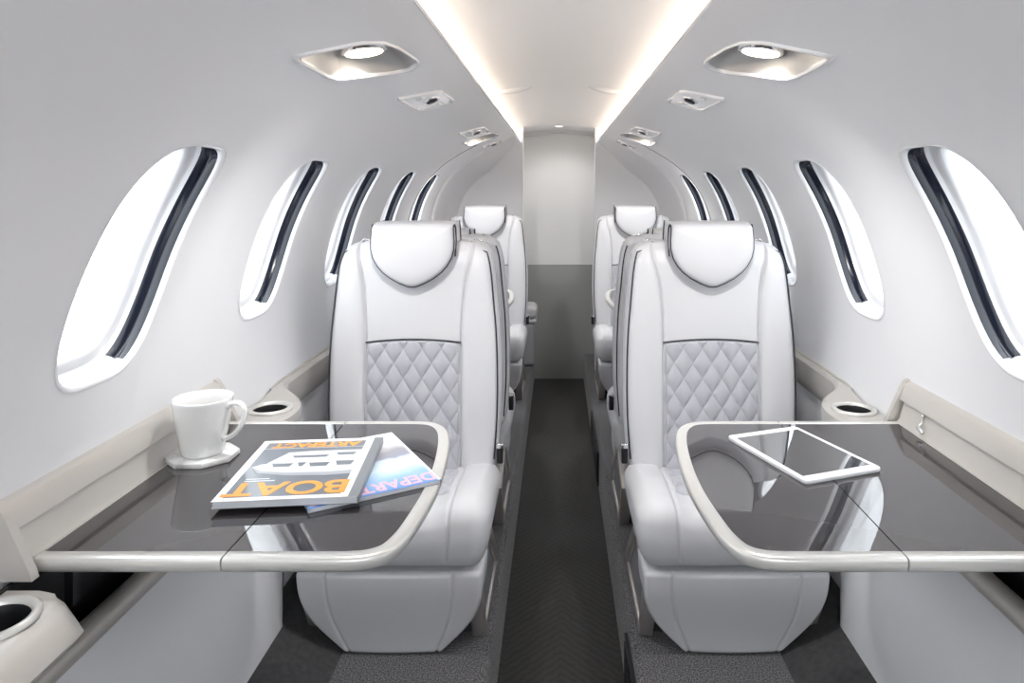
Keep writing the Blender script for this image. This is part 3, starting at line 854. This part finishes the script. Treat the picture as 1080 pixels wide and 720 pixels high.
# slim speaker scoops in the warm centre ceiling
for sg, sd in ((-1, 'left'), (1, 'right')):
    g = thing('ceiling_scoop', 'slim curved slot in the warm centre ceiling, %s of the middle' % sd, 'vent', (sg*.19, 2.88, cz(.19)))
    V = []; F = []
    for i in range(21):
        t = -1+2*i/20; w = .040*(1-t*t)**.7+.001
        x = t*.085
        zb = cz(.19+x)-cz(.19)
        for k in range(7):
            u = -1+2*k/6; V.append((sg*x, u*w+.02*t, zb-.020*(1-u*u)*(1-t*t)-.0005))
    for i in range(20):
        for k in range(6): F.append((i*7+k, i*7+k+1, (i+1)*7+k+1, (i+1)*7+k))
    build('scoop_cover', V, F, M['white'], g)
    build('scoop_rim', *tube([(sg*(-.085+.17*i/20), -(.040*(1-(-1+i/10)**2)**.7+.001)+.02*(-1+i/10), cz(.19-.085+.17*i/20)-cz(.19)-.001) for i in range(21)], .003, n=6), M['white'], g)

# ------------------------------------------------------------------ mug and coaster
TZ = .6602
co = thing('coaster', 'white marble octagonal coaster under the mug', 'coaster', (-.685, 1.335, TZ))
V = [(.066*math.cos(math.pi/8+math.pi/4*k), .060*math.sin(math.pi/8+math.pi/4*k)) for k in range(8)]
co_b = bevel(build('marble_slab', *prism(V, .0, .010, 'z'), M['marble'], co, smooth=False), .0018, 2)
mg = thing('mug', 'white porcelain mug on the marble coaster', 'mug', (-.685, 1.335, TZ+.0102), math.radians(-8))
PR = [(.0, .001), (.030, .001), (.033, 0), (.036, .001), (.038, .005), (.0405, .018), (.044, .038), (.0475, .058), (.0505, .078), (.0530, .098), (.0538, .1035), (.0530, .1055), (.0515, .104),
      (.0495, .090), (.0465, .066), (.042, .036), (.037, .012), (.030, .0075), (0, .0065)]
mb = build('mug_body', *lathe(PR, 64), M['porc'], mg)
HP = resample([(.0485, .088), (.060, .0955), (.075, .0965), (.084, .089), (.0855, .075), (.080, .058), (.070, .044), (.058, .034), (.044, .028)], 6)
V, F = tube([(x, 0, z) for x, z in HP], .0045, n=12)
V = [Vector((v.x, v.y*1.5, v.z)) for v in V]
build('handle', V, F, M['porc'], mg)

# ------------------------------------------------------------------ magazines
def magazine(name, w, h, th, loc, rz, label, covermat):
    """local x,y: as seen reading; the masthead end (+y) is turned towards the camera by rz"""
    r = thing(name, label, 'magazine', loc, rz)
    n = 14; V = []; F = []
    L = []
    for k in range(4):
        z0 = th*.92*k/4; z1 = th*.92*(k+1)/4-.0003; e = [0, .002, .0008, .0025][k]
        L.append(box((0-e/2, e/2, (z0+z1)/2), (w/2-.001-e/2, h/2-.001-e/2, (z1-z0)/2)))
    build('pages', *join(*L), M['paper'], r, smooth=False)
    c = build('front_cover', *box((0, 0, th*.955), (w/2, h/2, th*.035)), covermat, r, smooth=False)
    build('back_cover', *box((0, 0, .0003), (w/2, h/2, .0003)), M['spine'], r, smooth=False)
    build('spine', *box((-w/2+.0005, 0, th*.5), (.001, h/2, th*.49)), M['spine'], r, smooth=False)
    return r, c, th*.99
mw, mh, mth = .226, .268, .012
rz = math.pi+math.radians(5.5)
def flat(poly, z, name, m, par, t=.00015):
    return build(name, *prism(poly, z, z+t, 'z'), m, par, smooth=False)
# lower one first
r2, c2, zt = magazine('magazine', .222, .275, .0075, (-.378, 1.279, TZ), math.pi+math.radians(31), 'blue and white seascape magazine lying partly under the other magazine', M['sea'])
text_mesh('DEPARTURES', .046, M['pink'], 'masthead', c2, (0, .112, zt), sx=.80, bold=.0012)
flat([(-.111, -.1375), (-.106, -.1375), (-.106, .1375), (-.111, .1375)], zt, 'cover_edge', M['cover'], c2)
r1, c1, zt = magazine('magazine', mw, mh, mth, (-.455, 1.246, TZ+.0078), rz, 'yacht magazine with orange lettering on top, nearest the mug', M['cover'])
# dark printed picture field, white margin left around it
hx, hyy = mw/2, mh/2
flat([(-hx, -hyy), (-hx+.016, -hyy), (-hx+.016, hyy), (-hx, hyy)], zt, 'spine_band', M['spine'], c1)
z1 = zt
flat([(-hx+.030, -hyy+.014), (hx-.013, -hyy+.014), (hx-.013, hyy-.012), (-hx+.030, hyy-.012)], z1, 'picture', M['cgrey'], c1)
z2 = z1+.0002
# yacht seen from its side (reader's view): hull sweeping to a bow, decks and dark window bands
X = lambda a: -hx+.030+a*(mw-.043)
Yv = lambda b: -hyy+.014+b*(mh-.026)
flat([(X(0), Yv(.40)), (X(.0), Yv(.60)), (X(.25), Yv(.62)), (X(.6), Yv(.61)), (X(.85), Yv(.57)), (X(.97), Yv(.49)), (X(.9), Yv(.44)), (X(.5), Yv(.405))][::-1], z2, 'yacht_hull', M['hull'], c1)
flat([(X(0), Yv(.60)), (X(.25), Yv(.62)), (X(.6), Yv(.61)), (X(.85), Yv(.57)), (X(.97), Yv(.49)), (X(.88), Yv(.60)), (X(.6), Yv(.66)), (X(.25), Yv(.68)), (X(0), Yv(.665))], z2, 'hull_shade', M['hull2'], c1)
flat([(X(.0), Yv(.40)), (X(.5), Yv(.405)), (X(.86), Yv(.43)), (X(.72), Yv(.22)), (X(.5), Yv(.20)), (X(.0), Yv(.20))][::-1], z2, 'yacht_decks', M['hull'], c1)
for i, (a0, a1, b0, b1) in enumerate(((.02, .20, .42, .50), (.25, .45, .44, .51), (.48, .56, .43, .50), (.60, .80, .44, .50), (.30, .66, .29, .33), (.04, .24, .25, .30))):
    flat([(X(a0), Yv(b0)), (X(a1), Yv(b0)), (X(a1-.03), Yv(b1)), (X(a0+.02), Yv(b1))], z2+.0002, 'window_band', M['cgrey'], c1)
flat([(X(.72), Yv(.70)), (X(.93), Yv(.70)), (X(.93), Yv(.715)), (X(.72), Yv(.715))], z2, 'caption_bar', M['hull'], c1)
flat([(X(.66), Yv(.735)), (X(.93), Yv(.735)), (X(.93), Yv(.75)), (X(.66), Yv(.75))], z2, 'caption_bar', M['hull'], c1)
flat([(X(0), Yv(.125)), (X(1), Yv(.125)), (X(1), Yv(.132)), (X(0), Yv(.132))], z2, 'rule', M['hull'], c1)
text_mesh('BOAT', .070, M['orange'], 'masthead', c1, (.009, hyy-.044, z2+.0002), sx=1.06, bold=.0018)
text_mesh('ARTEFACT', .030, M['orange'], 'subtitle', c1, (.007, -hyy+.029, z2+.0002), sx=1.12, bold=.0012)

# ------------------------------------------------------------------ tablet
tb = thing('tablet', 'white tablet computer with dark screen lying on the right table', 'tablet', (.457, 1.3515, TZ), math.radians(20))
tw, th_ = .170, .240
def rrect(w, h, r, n=8):
    P = []
    for cx, cy, a0 in ((w/2-r, h/2-r, 0), (-w/2+r, h/2-r, 90), (-w/2+r, -h/2+r, 180), (w/2-r, -h/2+r, 270)):
        for k in range(n+1):
            a = math.radians(a0+90*k/n); P.append((cx+r*math.cos(a), cy+r*math.sin(a)))
    return P
V = []; R = [(.985, 0, .0), (1, 0, .003), (1, 0, .0062), (.994, 0, .0072)]
P = rrect(tw, th_, .010); n = len(P); V = []; F = []
for sc, _, z in R: V += [(x*sc, y*sc, z) for x, y in P]
for i in range(3):
    for k in range(n): F.append((i*n+k, i*n+(k+1) % n, (i+1)*n+(k+1) % n, (i+1)*n+k))
F += [tuple(range(n)), tuple(range(3*n, 4*n))]
tbody = build('tablet_body', V, F, M['white'], tb, sharp=40)
build('screen', *prism(rrect(.150, .200, .001, 2), .0071, .00755, 'z'), M['screen'], tb, smooth=False)
build('home_button', *lathe([(0, .0078), (.005, .0078), (.0056, .0074), (.0056, .007)], 24, (0, -.110, 0)), M['paper'], tb)
